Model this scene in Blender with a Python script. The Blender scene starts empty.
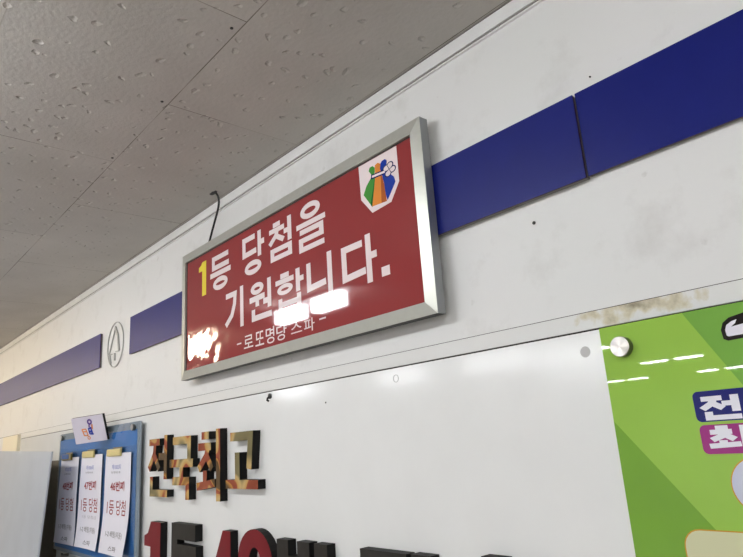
import bpy, bmesh, math, random
from mathutils import Vector, Matrix

# ------------------------------------------------------------------ camera, light, exposure
SC = bpy.context.scene
COL = SC.collection
CAM_Z = 1.6
CAM = Vector((0.0, -0.747, CAM_Z))
F_PX, CX, CY = 614.5, 371.5, 278.5
RIGHT = Vector((0.65583846, 0.75200136, -0.06610498))
DOWN = Vector((-0.23416957, 0.11941074, -0.96483454))
FWD = Vector((-0.71766324, 0.64825537, 0.25440999))
cam_data = bpy.data.cameras.new('camera')
cam_data.sensor_fit = 'HORIZONTAL'
cam_data.sensor_width = 36.0
cam_data.lens = F_PX / 743.0 * 36.0
cam_data.clip_start = 0.01
cam = bpy.data.objects.new('camera', cam_data)
COL.objects.link(cam)
cam.matrix_world = Matrix(((RIGHT.x, -DOWN.x, -FWD.x, CAM.x), (RIGHT.y, -DOWN.y, -FWD.y, CAM.y),
                           (RIGHT.z, -DOWN.z, -FWD.z, CAM.z), (0, 0, 0, 1)))
SC.camera = cam
world = bpy.data.worlds.new('world')
SC.world = world
world.use_nodes = True
world.node_tree.nodes['Background'].inputs['Color'].default_value = (0.9, 0.95, 1, 1)
world.node_tree.nodes['Background'].inputs['Strength'].default_value = 0.05
LAMP_POWER = 33.0            # radiance of the ceiling lamp diffusers by the sign wall
FAR_POWER = 75.0             # and of the flat ones farther back
SC.view_settings.view_transform = 'Standard'
SC.view_settings.look = 'None'
SC.view_settings.gamma = 1.0
SC.view_settings.use_curve_mapping = False
SC.view_settings.exposure = 0.10
SC.cycles.use_denoising = True
SC.cycles.max_bounces = 10
SC.cycles.diffuse_bounces = 6
SC.cycles.glossy_bounces = 5


# ------------------------------------------------------------------ helpers
def W(px, py, off=0.0):
    """point on the vertical plane `off` metres in front of the wall, seen at that pixel of the photo"""
    r = RIGHT * ((px - CX) / F_PX) + DOWN * ((py - CY) / F_PX) + FWD
    t = (-off - CAM.y) / r.y
    return CAM + r * t


def Cz(px, py, z):
    r = RIGHT * ((px - CX) / F_PX) + DOWN * ((py - CY) / F_PX) + FWD
    return CAM + r * ((z - CAM.z) / r.z)


def lin(c):
    def f(v):
        v = v / 255.0
        return v / 12.92 if v <= 0.04045 else ((v + 0.055) / 1.055) ** 2.4
    return (f(c[0]), f(c[1]), f(c[2]), 1.0)


MATS = {}


def mat(name, rgb, rough=0.5, metal=0.0, spec=0.5, noise=0.0, scale=20.0, bump=0.0, bscale=200.0, coat=0.0, aniso=0.0):
    m = bpy.data.materials.new(name)
    m.use_nodes = True
    nt = m.node_tree
    b = nt.nodes['Principled BSDF']
    b.inputs['Base Color'].default_value = lin(rgb)
    b.inputs['Roughness'].default_value = rough
    b.inputs['Metallic'].default_value = metal
    b.inputs['Specular IOR Level'].default_value = spec
    b.inputs['Coat Weight'].default_value = coat
    b.inputs['Coat Roughness'].default_value = 0.03
    b.inputs['Anisotropic'].default_value = aniso
    geo = nt.nodes.new('ShaderNodeNewGeometry')
    if noise:
        n = nt.nodes.new('ShaderNodeTexNoise')
        n.inputs['Scale'].default_value = scale
        n.inputs['Detail'].default_value = 6
        nt.links.new(geo.outputs['Position'], n.inputs['Vector'])
        r = nt.nodes.new('ShaderNodeValToRGB')
        c = lin(rgb)
        r.color_ramp.elements[0].position = 0.3
        r.color_ramp.elements[1].position = 0.65
        r.color_ramp.elements[0].color = tuple(v * (1 - noise) for v in c[:3]) + (1,)
        r.color_ramp.elements[1].color = c
        nt.links.new(n.outputs['Fac'], r.inputs['Fac'])
        nt.links.new(r.outputs['Color'], b.inputs['Base Color'])
    if bump:
        n2 = nt.nodes.new('ShaderNodeTexNoise')
        n2.inputs['Scale'].default_value = bscale
        n2.inputs['Detail'].default_value = 3
        nt.links.new(geo.outputs['Position'], n2.inputs['Vector'])
        bp = nt.nodes.new('ShaderNodeBump')
        bp.inputs['Strength'].default_value = 1.0
        bp.inputs['Distance'].default_value = bump
        nt.links.new(n2.outputs['Fac'], bp.inputs['Height'])
        nt.links.new(bp.outputs['Normal'], b.inputs['Normal'])
    MATS[name] = m
    return m


def tag(o, label=None, cat=None, group=None, kind=None):
    if label:
        o['label'] = label
    if cat:
        o['category'] = cat
    if group:
        o['group'] = group
    if kind:
        o['kind'] = kind
    return o


def empty(name, loc, label, cat, group=None):
    o = bpy.data.objects.new(name, None)
    o.empty_display_size = 0.02
    o.location = loc
    COL.objects.link(o)
    return tag(o, label, cat, group)


class MB:
    """collects shapes into one mesh"""
    def __init__(self):
        self.v, self.f, self.sm, self.mi = [], [], [], []

    def add(self, vs, fs, smooth=False, mi=0):
        k = len(self.v)
        self.v += [Vector(p) for p in vs]
        for f in fs:
            self.f.append([k + i for i in f])
            self.sm.append(smooth)
            self.mi.append(mi)

    def box(self, x0, x1, y0, y1, z0, z1):
        vs = [(x, y, z) for x in (x0, x1) for y in (y0, y1) for z in (z0, z1)]
        self.add(vs, [(0, 1, 3, 2), (4, 6, 7, 5), (0, 4, 5, 1), (2, 3, 7, 6), (0, 2, 6, 4), (1, 5, 7, 3)])
        return self

    def prism(self, pts, yf, yb):
        """pts (x,z) outline, anything simple; front at yf (towards the viewer), back at yb"""
        a = sum(pts[i][0] * pts[(i + 1) % len(pts)][1] - pts[(i + 1) % len(pts)][0] * pts[i][1] for i in range(len(pts)))
        if a < 0:
            pts = pts[::-1]
        n = len(pts)
        vs = [(x, yf, z) for x, z in pts] + [(x, yb, z) for x, z in pts]
        fs = [list(range(n)), list(range(2 * n - 1, n - 1, -1))]
        for i in range(n):
            j = (i + 1) % n
            fs.append([i, i + n, j + n, j])
        self.add(vs, fs)
        return self

    def ringprism(self, outer, inner, yf, yb):
        n = len(outer)
        vs = [(x, yf, z) for x, z in outer] + [(x, yf, z) for x, z in inner] + [(x, yb, z) for x, z in outer] + [(x, yb, z) for x, z in inner]
        fs = []
        for i in range(n):
            j = (i + 1) % n
            fs += [[i, j, n + j, n + i], [2 * n + j, 2 * n + i, 3 * n + i, 3 * n + j],
                   [i, 2 * n + i, 2 * n + j, j], [n + j, 3 * n + j, 3 * n + i, n + i]]
        self.add(vs, fs)
        return self

    def tube(self, pts, r, seg=10):
        pts = [Vector(p) for p in pts]
        vs, fs = [], []
        for i, p in enumerate(pts):
            d = (pts[min(i + 1, len(pts) - 1)] - pts[max(i - 1, 0)]).normalized()
            u = d.cross(Vector((0, 1, 0.1))).normalized()
            w = d.cross(u)
            rr = r[i] if isinstance(r, (list, tuple)) else r
            for k in range(seg):
                a = 2 * math.pi * k / seg
                vs.append(p + (u * math.cos(a) + w * math.sin(a)) * rr)
        for i in range(len(pts) - 1):
            for k in range(seg):
                k2 = (k + 1) % seg
                fs.append([i * seg + k, i * seg + k2, (i + 1) * seg + k2, (i + 1) * seg + k])
        fs += [list(range(seg))[::-1], list(range((len(pts) - 1) * seg, len(pts) * seg))]
        self.add(vs, fs, True)
        return self

    def lathe_y(self, c, prof, seg=40):
        """profile of (radius, distance out of the wall), axis pointing to the viewer"""
        c = Vector(c)
        vs, fs = [], []
        for r, d in prof:
            for k in range(seg):
                a = 2 * math.pi * k / seg
                vs.append(c + Vector((r * math.cos(a), -d, r * math.sin(a))))
        n = len(prof)
        for i in range(n - 1):
            for k in range(seg):
                k2 = (k + 1) % seg
                fs.append([i * seg + k, i * seg + k2, (i + 1) * seg + k2, (i + 1) * seg + k])
        fs += [list(range((n - 1) * seg, n * seg))]
        self.add(vs, fs)
        return self

    def build(self, name, m, parent=None, bevel=0.0, fix=True):
        me = bpy.data.meshes.new(name)
        base = Vector((0, 0, 0))
        if parent is not None:
            base = parent.location if parent.parent is None else parent.parent.location
        elif self.v:
            lo = Vector([min(p[i] for p in self.v) for i in range(3)])
            hi = Vector([max(p[i] for p in self.v) for i in range(3)])
            base = Vector(((lo.x + hi.x) / 2, (lo.y + hi.y) / 2, lo.z))
        me.from_pydata([p - base for p in self.v], [], self.f)
        if fix:
            bm = bmesh.new()
            bm.from_mesh(me)
            bmesh.ops.recalc_face_normals(bm, faces=bm.faces)
            bm.to_mesh(me)
            bm.free()
        for p, s, k in zip(me.polygons, self.sm, self.mi):
            p.use_smooth = s
            p.material_index = k
        for mm in (m if isinstance(m, (list, tuple)) else [m]):
            me.materials.append(mm)
        o = bpy.data.objects.new(name, me)
        COL.objects.link(o)
        if parent is not None:
            o.parent = parent
            if parent.parent is not None:      # sub-part: parent mesh sits at the thing's origin
                o.location = (0, 0, 0)
        else:
            o.location = base
        if bevel:
            bv = o.modifiers.new('bevel', 'BEVEL')
            bv.width = bevel
            bv.segments = 2
            bv.limit_method = 'ANGLE'
            bv.angle_limit = math.radians(40)
        return o


def struct(name, mb, m, bevel=0.0):
    return tag(mb.build(name, m, None, bevel), kind='structure')


def ellipse(cx, cz, rx, rz, n=32):
    return [(cx + rx * math.cos(2 * math.pi * k / n), cz + rz * math.sin(2 * math.pi * k / n)) for k in range(n)]


def rrect(x0, x1, z0, z1, r, n=6):
    out = []
    for cx, cz, a0 in ((x1 - r, z1 - r, 0), (x0 + r, z1 - r, 90), (x0 + r, z0 + r, 180), (x1 - r, z0 + r, 270)):
        for k in range(n + 1):
            a = math.radians(a0 + 90 * k / n)
            out.append((cx + r * math.cos(a), cz + r * math.sin(a)))
    return out


# ---- strokes for the block letters: polylines (list of points) or rings ('o', cx, cy, rx, ry), on a 100 x 100 grid
def ribbon(pts, w, closed=False):
    n = len(pts)
    L, R = [], []
    for i in range(n):
        p = Vector(pts[i])
        a = Vector(pts[(i - 1) % n]) if (closed or i > 0) else None
        b = Vector(pts[(i + 1) % n]) if (closed or i < n - 1) else None
        d1 = (p - a).normalized() if a is not None else None
        d2 = (b - p).normalized() if b is not None else None
        d1 = d1 or d2
        d2 = d2 or d1
        n1 = Vector((-d1.y, d1.x))
        n2 = Vector((-d2.y, d2.x))
        m = (n1 + n2)
        m = m.normalized() if m.length > 1e-6 else n1
        k = (w / 2) / max(m.dot(n1), 0.35)
        L.append(p + m * k)
        R.append(p - m * k)
    return L, R


G = {
    '등': [[(88, 92), (17, 92), (17, 66), (90, 66)], [(2, 47), (98, 47)], ('o', 50, 18, 34, 18)],
    '당': [[(60, 92), (10, 92), (10, 54), (66, 56)], [(80, 100), (80, 38)], [(80, 70), (101, 70)], ('o', 50, 17, 37, 17)],
    '첨': [[(22, 94), (50, 94)], [(6, 80), (66, 80)], [(38, 80), (34, 66), (7, 46)], [(34, 64), (63, 47)],
          [(86, 100), (86, 38)], [(64, 66), (86, 66)], ('c', [(17, 27), (86, 27), (86, 6), (17, 6)])],
    '을': [('o', 50, 83, 33, 17), [(2, 57), (98, 57)], [(13, 43), (84, 43), (84, 25), (16, 25), (16, 6), (92, 6)]],
    '기': [[(4, 88), (54, 88), (50, 62), (36, 36), (3, 14)], [(88, 100), (88, 0)]],
    '원': [('o', 36, 84, 28, 16), [(2, 57), (68, 59)], [(36, 57), (36, 36)], [(62, 43), (86, 43)], [(88, 100), (88, 24)],
          [(18, 30), (18, 6), (96, 6)]],
    '합': [[(22, 96), (52, 96)], [(4, 82), (68, 82)], ('o', 37, 60, 27, 14), [(82, 100), (82, 42)], [(82, 72), (101, 72)],
          [(20, 38), (20, 0)], [(84, 38), (84, 0)], [(20, 22), (84, 22)], [(20, 5), (84, 5)]],
    '니': [[(10, 92), (10, 32), (74, 36)], [(89, 100), (89, 0)]],
    '다': [[(64, 86), (10, 86), (10, 24), (70, 28)], [(80, 100), (80, 0)], [(80, 54), (102, 54)]],
    '.': [[(50, 0), (50, 100)]],
    '전': [[(6, 90), (58, 90)], [(36, 92), (32, 70), (6, 46)], [(32, 70), (58, 46)], [(56, 66), (84, 66)], [(88, 100), (88, 30)],
          [(20, 34), (20, 8), (98, 8)]],
    '국': [[(14, 92), (84, 92), (84, 58)], [(0, 56), (100, 56)], [(52, 58), (52, 30)], [(14, 28), (78, 28), (78, 0)]],
    '최': [[(20, 92), (50, 92)], [(6, 76), (58, 76)], [(48, 78), (38, 62), (8, 44)], [(40, 64), (62, 44)], [(34, 42), (34, 22)],
          [(0, 19), (74, 25)], [(86, 100), (86, 0)]],
    '고': [[(16, 89), (80, 89), (74, 34)], [(38, 62), (38, 10)], [(0, 9), (100, 9)]],
    '번': [[(10, 100), (10, 46)], [(54, 100), (54, 46)], [(10, 76), (54, 76)], [(10, 50), (54, 50)], [(54, 64), (86, 64)],
          [(88, 100), (88, 26)], [(20, 32), (20, 7), (96, 7)]],
    'dang': [[(66, 91), (9, 91), (9, 52), (68, 54)], [(86, 101), (86, 38)], [(86, 70), (104, 70)], ('o', 50, 17, 40, 17)],
    '1': [('p', [(40, 100), (100, 100), (100, 0), (40, 0), (40, 66), (0, 66), (0, 80), (22, 84)])],
    'one': [('p', [(46, 100), (100, 100), (100, 0), (46, 0), (46, 74), (0, 74), (0, 88), (30, 92)])],
    '4': [('p', [(50, 100), (78, 100), (78, 38), (100, 38), (100, 18), (78, 18), (78, 0), (50, 0), (50, 18), (0, 18), (0, 40)])],
    '9': [('o', 50, 66, 50, 34), ('p', [(72, 60), (100, 60), (92, 30), (66, 0), (34, 0), (58, 26)])],
}


def glyph_prisms(mb, ch, x0, x1, z0, z1, yf, yb, wv, wh=None):
    """strokes of a letter fitted into the box; wv/wh = stroke width (m) of upright and level strokes"""
    wh = wh or wv
    sx, sz = (x1 - x0), (z1 - z0)

    def T(p):
        return Vector((x0 + p[0] / 100 * sx, z0 + p[1] / 100 * sz))
    for k, s in enumerate(G[ch]):
        e = 0.00004 * (k % 5)
        if isinstance(s, tuple) and s[0] == 'o':
            c = T((s[1], s[2]))
            rx, rz = s[3] / 100 * sx, s[4] / 100 * sz
            o = ellipse(c.x, c.y, rx, rz)
            i = ellipse(c.x, c.y, max(rx - wv, rx * 0.25), max(rz - wh, rz * 0.25))
            mb.ringprism(o, i, yf - e, yb)
        elif isinstance(s, tuple) and s[0] == 'p':
            mb.prism([tuple(T(p)) for p in s[1]], yf - e, yb)
        else:
            closed = isinstance(s, tuple)
            pts = [T(p) for p in (s[1] if closed else s)]
            # work in a space where both stroke widths are equal
            k2 = wv / wh
            q = [Vector((p.x, p.y * k2)) for p in pts]
            L, R = ribbon(q, wv, closed)
            L = [(p.x, p.y / k2) for p in L]
            R = [(p.x, p.y / k2) for p in R]
            if closed:
                mb.ringprism(R, L, yf - e, yb)
            else:
                mb.prism(L + R[::-1], yf - e, yb)
    return mb


def font_text(mb, text, x0, x1, z0, z1, y, off=0.0, fn=None, thick=0.0002):
    """printed text from the built-in font, fitted to a box on the wall plane"""
    cu = bpy.data.curves.new('t', 'FONT')
    cu.body = text
    cu.size = 1
    cu.offset = off
    cu.resolution_u = 3
    ob = bpy.data.objects.new('t', cu)
    COL.objects.link(ob)
    dg = bpy.context.evaluated_depsgraph_get()
    me = bpy.data.meshes.new_from_object(ob.evaluated_get(dg))
    bpy.data.objects.remove(ob)
    bpy.data.curves.remove(cu)
    xs = [v.co.x for v in me.vertices]
    ys = [v.co.y for v in me.vertices]
    ax, bx, ay, by = min(xs), max(xs), min(ys), max(ys)
    vs = []
    for v in me.vertices:
        x = x0 + (v.co.x - ax) / max(bx - ax, 1e-6) * (x1 - x0)
        z = z0 + (v.co.y - ay) / max(by - ay, 1e-6) * (z1 - z0)
        yy = y
        if fn:
            x, yy = fn(x, z)
        vs.append((x, yy, z))
    fs = [list(p.vertices) for p in me.polygons]
    bpy.data.meshes.remove(me)
    mb.add(vs, fs)
    return mb


# ------------------------------------------------------------------ materials
def wall_material():
    m = mat('wall_paint', (226, 226, 224), 0.55)
    nt = m.node_tree
    b = nt.nodes['Principled BSDF']
    geo = nt.nodes['Geometry'] if 'Geometry' in nt.nodes else [n for n in nt.nodes if n.type == 'NEW_GEOMETRY'][0]
    # faint smudges
    n = nt.nodes.new('ShaderNodeTexNoise')
    n.inputs['Scale'].default_value = 9
    n.inputs['Detail'].default_value = 8
    n.inputs['Roughness'].default_value = 0.65
    nt.links.new(geo.outputs['Position'], n.inputs['Vector'])
    r = nt.nodes.new('ShaderNodeValToRGB')
    r.color_ramp.elements[0].position = 0.26
    r.color_ramp.elements[1].position = 0.46
    r.color_ramp.elements[0].color = lin((212, 211, 208))
    r.color_ramp.elements[1].color = lin((226, 226, 224))
    nt.links.new(n.outputs['Fac'], r.inputs['Fac'])
    # small scuffs
    v = nt.nodes.new('ShaderNodeTexNoise')
    v.inputs['Scale'].default_value = 38
    v.inputs['Detail'].default_value = 5
    nt.links.new(geo.outputs['Position'], v.inputs['Vector'])
    r2 = nt.nodes.new('ShaderNodeValToRGB')
    r2.color_ramp.elements[0].position = 0.22
    r2.color_ramp.elements[1].position = 0.32
    r2.color_ramp.elements[0].color = (0.8, 0.79, 0.77, 1)
    r2.color_ramp.elements[1].color = (1, 1, 1, 1)
    nt.links.new(v.outputs['Fac'], r2.inputs['Fac'])
    mx = nt.nodes.new('ShaderNodeMix')
    mx.data_type = 'RGBA'
    mx.blend_type = 'MULTIPLY'
    mx.inputs['Factor'].default_value = 1
    nt.links.new(r.outputs['Color'], mx.inputs[6])
    nt.links.new(r2.outputs['Color'], mx.inputs[7])
    nt.links.new(mx.outputs[2], b.inputs['Base Color'])
    bp = nt.nodes.new('ShaderNodeBump')
    bp.inputs['Distance'].default_value = 0.0006
    bp.inputs['Strength'].default_value = 0.6
    n3 = nt.nodes.new('ShaderNodeTexNoise')
    n3.inputs['Scale'].default_value = 40
    nt.links.new(geo.outputs['Position'], n3.inputs['Vector'])
    nt.links.new(n3.outputs['Fac'], bp.inputs['Height'])
    nt.links.new(bp.outputs['Normal'], b.inputs['Normal'])
    return m


def ceiling_material():
    m = mat('ceiling_tile', (204, 198, 188), 0.8, spec=0.2)
    nt = m.node_tree
    b = nt.nodes['Principled BSDF']
    geo = [n for n in nt.nodes if n.type == 'NEW_GEOMETRY'][0]
    mp = nt.nodes.new('ShaderNodeMapping')
    # rows of tiles 0.3 m deep along y, tiles 0.6 m long along x, every second row shifted by half a tile
    mp.inputs['Location'].default_value = (0.738 + 6.0 * 2, 0.31 + 0.3 * 40, 0)
    nt.links.new(geo.outputs['Position'], mp.inputs['Vector'])
    br = nt.nodes.new('ShaderNodeTexBrick')
    br.offset = 0.5
    br.offset_frequency = 2
    br.inputs['Scale'].default_value = 1
    br.inputs['Brick Width'].default_value = 0.6
    br.inputs['Row Height'].default_value = 0.3
    br.inputs['Mortar Size'].default_value = 0.0011
    br.inputs['Mortar Smooth'].default_value = 0.3
    br.inputs['Bias'].default_value = 0
    br.inputs['Color1'].default_value = (1, 1, 1, 1)
    br.inputs['Color2'].default_value = (0.94, 0.94, 0.95, 1)
    br.inputs['Mortar'].default_value = (0.30, 0.28, 0.26, 1)
    nt.links.new(mp.outputs['Vector'], br.inputs['Vector'])
    # joints open and close along their length
    jn = nt.nodes.new('ShaderNodeTexNoise')
    jn.inputs['Scale'].default_value = 6
    nt.links.new(geo.outputs['Position'], jn.inputs['Vector'])
    jr = nt.nodes.new('ShaderNodeValToRGB')
    jr.color_ramp.elements[0].position = 0.38
    jr.color_ramp.elements[1].position = 0.62
    nt.links.new(jn.outputs['Fac'], jr.inputs['Fac'])
    jm = nt.nodes.new('ShaderNodeMix')
    jm.data_type = 'RGBA'
    nt.links.new(jr.outputs['Color'], jm.inputs['Factor'])
    jm.inputs[6].default_value = (0.80, 0.78, 0.76, 1)
    jm.inputs[7].default_value = (0.30, 0.28, 0.25, 1)
    nt.links.new(jm.outputs[2], br.inputs['Mortar'])
    # base colour with faint clouding
    n = nt.nodes.new('ShaderNodeTexNoise')
    n.inputs['Scale'].default_value = 5
    n.inputs['Detail'].default_value = 6
    nt.links.new(geo.outputs['Position'], n.inputs['Vector'])
    r = nt.nodes.new('ShaderNodeValToRGB')
    r.color_ramp.elements[0].position = 0.3
    r.color_ramp.elements[1].position = 0.7
    r.color_ramp.elements[0].color = lin((191, 187, 181))
    r.color_ramp.elements[1].color = lin((202, 198, 192))
    nt.links.new(n.outputs['Fac'], r.inputs['Fac'])
    mx = nt.nodes.new('ShaderNodeMix')
    mx.data_type = 'RGBA'
    mx.blend_type = 'MULTIPLY'
    mx.inputs['Factor'].default_value = 1
    nt.links.new(r.outputs['Color'], mx.inputs[6])
    nt.links.new(br.outputs['Color'], mx.inputs[7])
    nt.links.new(mx.outputs[2], b.inputs['Base Color'])
    # little worm-shaped dents
    wn = nt.nodes.new('ShaderNodeTexNoise')
    wn.inputs['Scale'].default_value = 22
    wn.inputs['Detail'].default_value = 3
    nt.links.new(geo.outputs['Position'], wn.inputs['Vector'])
    wa = nt.nodes.new('ShaderNodeVectorMath')
    wa.operation = 'MULTIPLY_ADD'
    wa.inputs[1].default_value = (0.045, 0.03, 0)
    nt.links.new(wn.outputs['Color'], wa.inputs[0])
    nt.links.new(geo.outputs['Position'], wa.inputs[2])
    vo = nt.nodes.new('ShaderNodeTexVoronoi')
    vo.inputs['Scale'].default_value = 34
    vo.inputs['Randomness'].default_value = 0.9
    nt.links.new(wa.outputs['Vector'], vo.inputs['Vector'])
    vr = nt.nodes.new('ShaderNodeValToRGB')
    vr.color_ramp.elements[0].position = 0.05
    vr.color_ramp.elements[1].position = 0.24
    nt.links.new(vo.outputs['Distance'], vr.inputs['Fac'])
    fn = nt.nodes.new('ShaderNodeTexNoise')
    fn.inputs['Scale'].default_value = 120
    fn.inputs['Detail'].default_value = 4
    nt.links.new(geo.outputs['Position'], fn.inputs['Vector'])
    ad = nt.nodes.new('ShaderNodeMath')
    ad.operation = 'MULTIPLY_ADD'
    ad.inputs[1].default_value = 0.25
    nt.links.new(fn.outputs['Fac'], ad.inputs[0])
    nt.links.new(vr.outputs['Color'], ad.inputs[2])
    bp = nt.nodes.new('ShaderNodeBump')
    bp.inputs['Distance'].default_value = 0.0028
    bp.inputs['Strength'].default_value = 1.0
    nt.links.new(ad.outputs['Value'], bp.inputs['Height'])
    nt.links.new(bp.outputs['Normal'], b.inputs['Normal'])
    return m


BUCKLE_Z, BUCKLE_K, BUCKLE_S, BUCKLE_N = 1.852, 0.22, 20.0, 0.0009


def film(name, rgb):
    """glossy printed film of the red sign: buckled towards its lower left corner"""
    m = mat(name, rgb, 0.04, spec=0.5)
    nt = m.node_tree
    b = nt.nodes['Principled BSDF']
    geo = [n for n in nt.nodes if n.type == 'NEW_GEOMETRY'][0]
    sep = nt.nodes.new('ShaderNodeSeparateXYZ')
    nt.links.new(geo.outputs['Position'], sep.inputs[0])

    def rng(sock, a, c):
        k = nt.nodes.new('ShaderNodeMapRange')
        k.interpolation_type = 'SMOOTHSTEP'
        k.inputs['From Min'].default_value = a
        k.inputs['From Max'].default_value = c
        nt.links.new(sock, k.inputs['Value'])
        return k.outputs['Result']
    def math_(op, a, c, d=None):
        k = nt.nodes.new('ShaderNodeMath')
        k.operation = op
        for q_, v_ in enumerate((a, c, d)):
            if v_ is None:
                continue
            if isinstance(v_, (int, float)):
                k.inputs[q_].default_value = v_
            else:
                nt.links.new(v_, k.inputs[q_])
        return k.outputs[0]
    fx = rng(sep.outputs['X'], -1.26, -1.36)
    fz = rng(sep.outputs['Z'], 1.97, 1.90)
    dz = math_('SUBTRACT', sep.outputs['Z'], BUCKLE_Z)
    bowl = math_('MULTIPLY', math_('MULTIPLY', dz, dz), BUCKLE_K)
    n = nt.nodes.new('ShaderNodeTexNoise')
    n.inputs['Scale'].default_value = BUCKLE_S
    n.inputs['Detail'].default_value = 0.8
    n.inputs['Distortion'].default_value = 0.3
    nt.links.new(geo.outputs['Position'], n.inputs['Vector'])
    hgt = math_('MULTIPLY_ADD', n.outputs['Fac'], BUCKLE_N, bowl)
    hgt = math_('MULTIPLY', hgt, math_('MULTIPLY', fx, fz))
    bp = nt.nodes.new('ShaderNodeBump')
    bp.inputs['Strength'].default_value = 1
    bp.inputs['Distance'].default_value = 1.0
    nt.links.new(hgt, bp.inputs['Height'])
    nt.links.new(bp.outputs['Normal'], b.inputs['Normal'])
    return m


def reflect_gold(name):
    """mirror gold, reflections of the room painted in as olive and copper red swirls"""
    m = mat(name, (220, 170, 80), 0.2, metal=0.55)
    nt = m.node_tree
    b = nt.nodes['Principled BSDF']
    geo = [n for n in nt.nodes if n.type == 'NEW_GEOMETRY'][0]
    n = nt.nodes.new('ShaderNodeTexNoise')
    n.inputs['Scale'].default_value = 9
    n.inputs['Detail'].default_value = 0.2
    n.inputs['Distortion'].default_value = 0.7
    nt.links.new(geo.outputs['Position'], n.inputs['Vector'])
    r = nt.nodes.new('ShaderNodeValToRGB')
    cr = r.color_ramp
    cr.elements[0].position = 0.34
    cr.elements[1].position = 0.66
    cr.elements[0].color = lin((150, 140, 100))
    cr.elements[1].color = lin((120, 95, 62))
    for p, c in ((0.41, (244, 212, 146)), (0.485, (240, 190, 112)), (0.505, (192, 104, 74)), (0.58, (176, 90, 64)), (0.60, (236, 170, 84))):
        e = cr.elements.new(p)
        e.color = lin(c)
    nt.links.new(n.outputs['Fac'], r.inputs['Fac'])
    nt.links.new(r.outputs['Color'], b.inputs['Base Color'])
    return m


def emitter(name, rgb, strength):
    m = bpy.data.materials.new(name)
    m.use_nodes = True
    b = m.node_tree.nodes['Principled BSDF']
    b.inputs['Base Color'].default_value = (0.8, 0.8, 0.8, 1)
    b.inputs['Emission Color'].default_value = lin(rgb)
    b.inputs['Emission Strength'].default_value = strength
    return m


def clear(name):
    m = bpy.data.materials.new(name)
    m.use_nodes = True
    nt = m.node_tree
    out = nt.nodes['Material Output']
    nt.nodes.remove(nt.nodes['Principled BSDF'])
    fr = nt.nodes.new('ShaderNodeFresnel')
    fr.inputs['IOR'].default_value = 1.42
    tr_ = nt.nodes.new('ShaderNodeBsdfTransparent')
    tr_.inputs['Color'].default_value = (0.95, 0.97, 0.98, 1)
    gl_ = nt.nodes.new('ShaderNodeBsdfGlossy')
    gl_.inputs['Roughness'].default_value = 0.06
    mx = nt.nodes.new('ShaderNodeMixShader')
    ge = nt.nodes.new('ShaderNodeNewGeometry')
    iv = nt.nodes.new('ShaderNodeMath')
    iv.operation = 'SUBTRACT'
    iv.inputs[0].default_value = 1
    nt.links.new(ge.outputs['Backfacing'], iv.inputs[1])
    mu = nt.nodes.new('ShaderNodeMath')
    mu.operation = 'MULTIPLY'
    nt.links.new(fr.outputs['Fac'], mu.inputs[0])
    nt.links.new(iv.outputs[0], mu.inputs[1])
    nt.links.new(mu.outputs[0], mx.inputs['Fac'])
    nt.links.new(tr_.outputs[0], mx.inputs[1])
    nt.links.new(gl_.outputs[0], mx.inputs[2])
    nt.links.new(mx.outputs[0], out.inputs['Surface'])
    return m


M_WALL = wall_material()
M_CEIL = ceiling_material()
M_FLOOR = mat('floor_vinyl', (180, 175, 170), 0.4, noise=0.2, scale=8)
M_TRIM = mat('trim_paint', (228, 228, 226), 0.45, noise=0.08, scale=14)
M_SEAM_SHADE = mat('dark_seam_and_shade', (60, 55, 48), 0.8, noise=0.5, scale=30)
M_GROOVE = mat('groove_grey', (128, 126, 122), 0.7)
M_BLUE = mat('blue_laminate', (15, 27, 112), 0.42, spec=0.2, noise=0.08, scale=20)
M_BLUE_EDGE = mat('maroon_edge', (66, 26, 34), 0.6)
M_ALU = mat('satin_aluminium', (200, 201, 192), 0.36, metal=0.5, noise=0.05, scale=60)
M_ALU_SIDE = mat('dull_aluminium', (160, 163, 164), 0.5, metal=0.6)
M_DARK_METAL_SHADE = mat('dark_metal_and_shade', (60, 60, 58), 0.5, metal=0.5)  # screws, hook and back box; also the shade painted under the sign frame
M_RED = film('red_film', (146, 56, 57))
M_WHITE_PRINT = film('white_print', (240, 226, 226))
M_YELLOW_PRINT = film('yellow_print', (240, 218, 70))
M_GREEN_PRINT = film('green_print', (70, 150, 62))
M_ORANGE_PRINT = film('orange_print', (226, 142, 60))
M_DKGREEN_PRINT = film('dark_green_print', (38, 104, 46))
M_BROWN_PRINT = film('brown_orange_print', (176, 96, 48))
M_BLUE_PRINT = film('blue_print', (34, 62, 158))
M_NAVY_PRINT = film('navy_print', (24, 36, 92))
M_BOARD = mat('glossy_white_board', (240, 241, 239), 0.125, spec=0.5, noise=0.03, scale=10)
M_BLACK = mat('black_side', (20, 20, 19), 0.6, spec=0.25, noise=0.25, scale=60)
M_BLACK_FACE = mat('black_face', (46, 43, 39), 0.5, spec=0.3, noise=0.3, scale=60)
M_REDFACE = mat('dark_red_face', (122, 22, 32), 0.4, spec=0.3, noise=0.1, scale=30)
M_GOLD_REFLECT = reflect_gold('gold_painted_reflections')  # mirrored surroundings are part of its colour
M_LIME = mat('lime_acrylic', (156, 199, 82), 0.02, noise=0.05, scale=14)
M_LIME_D = mat('green_print_shape', (124, 176, 76), 0.02, noise=0.06, scale=14)
M_LIME_D2 = mat('deep_green_print_shape', (124, 172, 60), 0.02, noise=0.08, scale=14)
M_LIME_EDGE = mat('green_acrylic_edge', (58, 104, 30), 0.15)
M_P_NAVY = mat('navy_label', (24, 30, 112), 0.02)
M_P_MAG = mat('magenta_label', (158, 48, 126), 0.02)
M_P_WHITE = mat('white_letters', (238, 236, 246), 0.02)
M_P_LILAC = mat('lilac_shape', (206, 208, 226), 0.02)
M_P_CREAM = mat('cream_shape', (212, 212, 172), 0.02)
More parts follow.
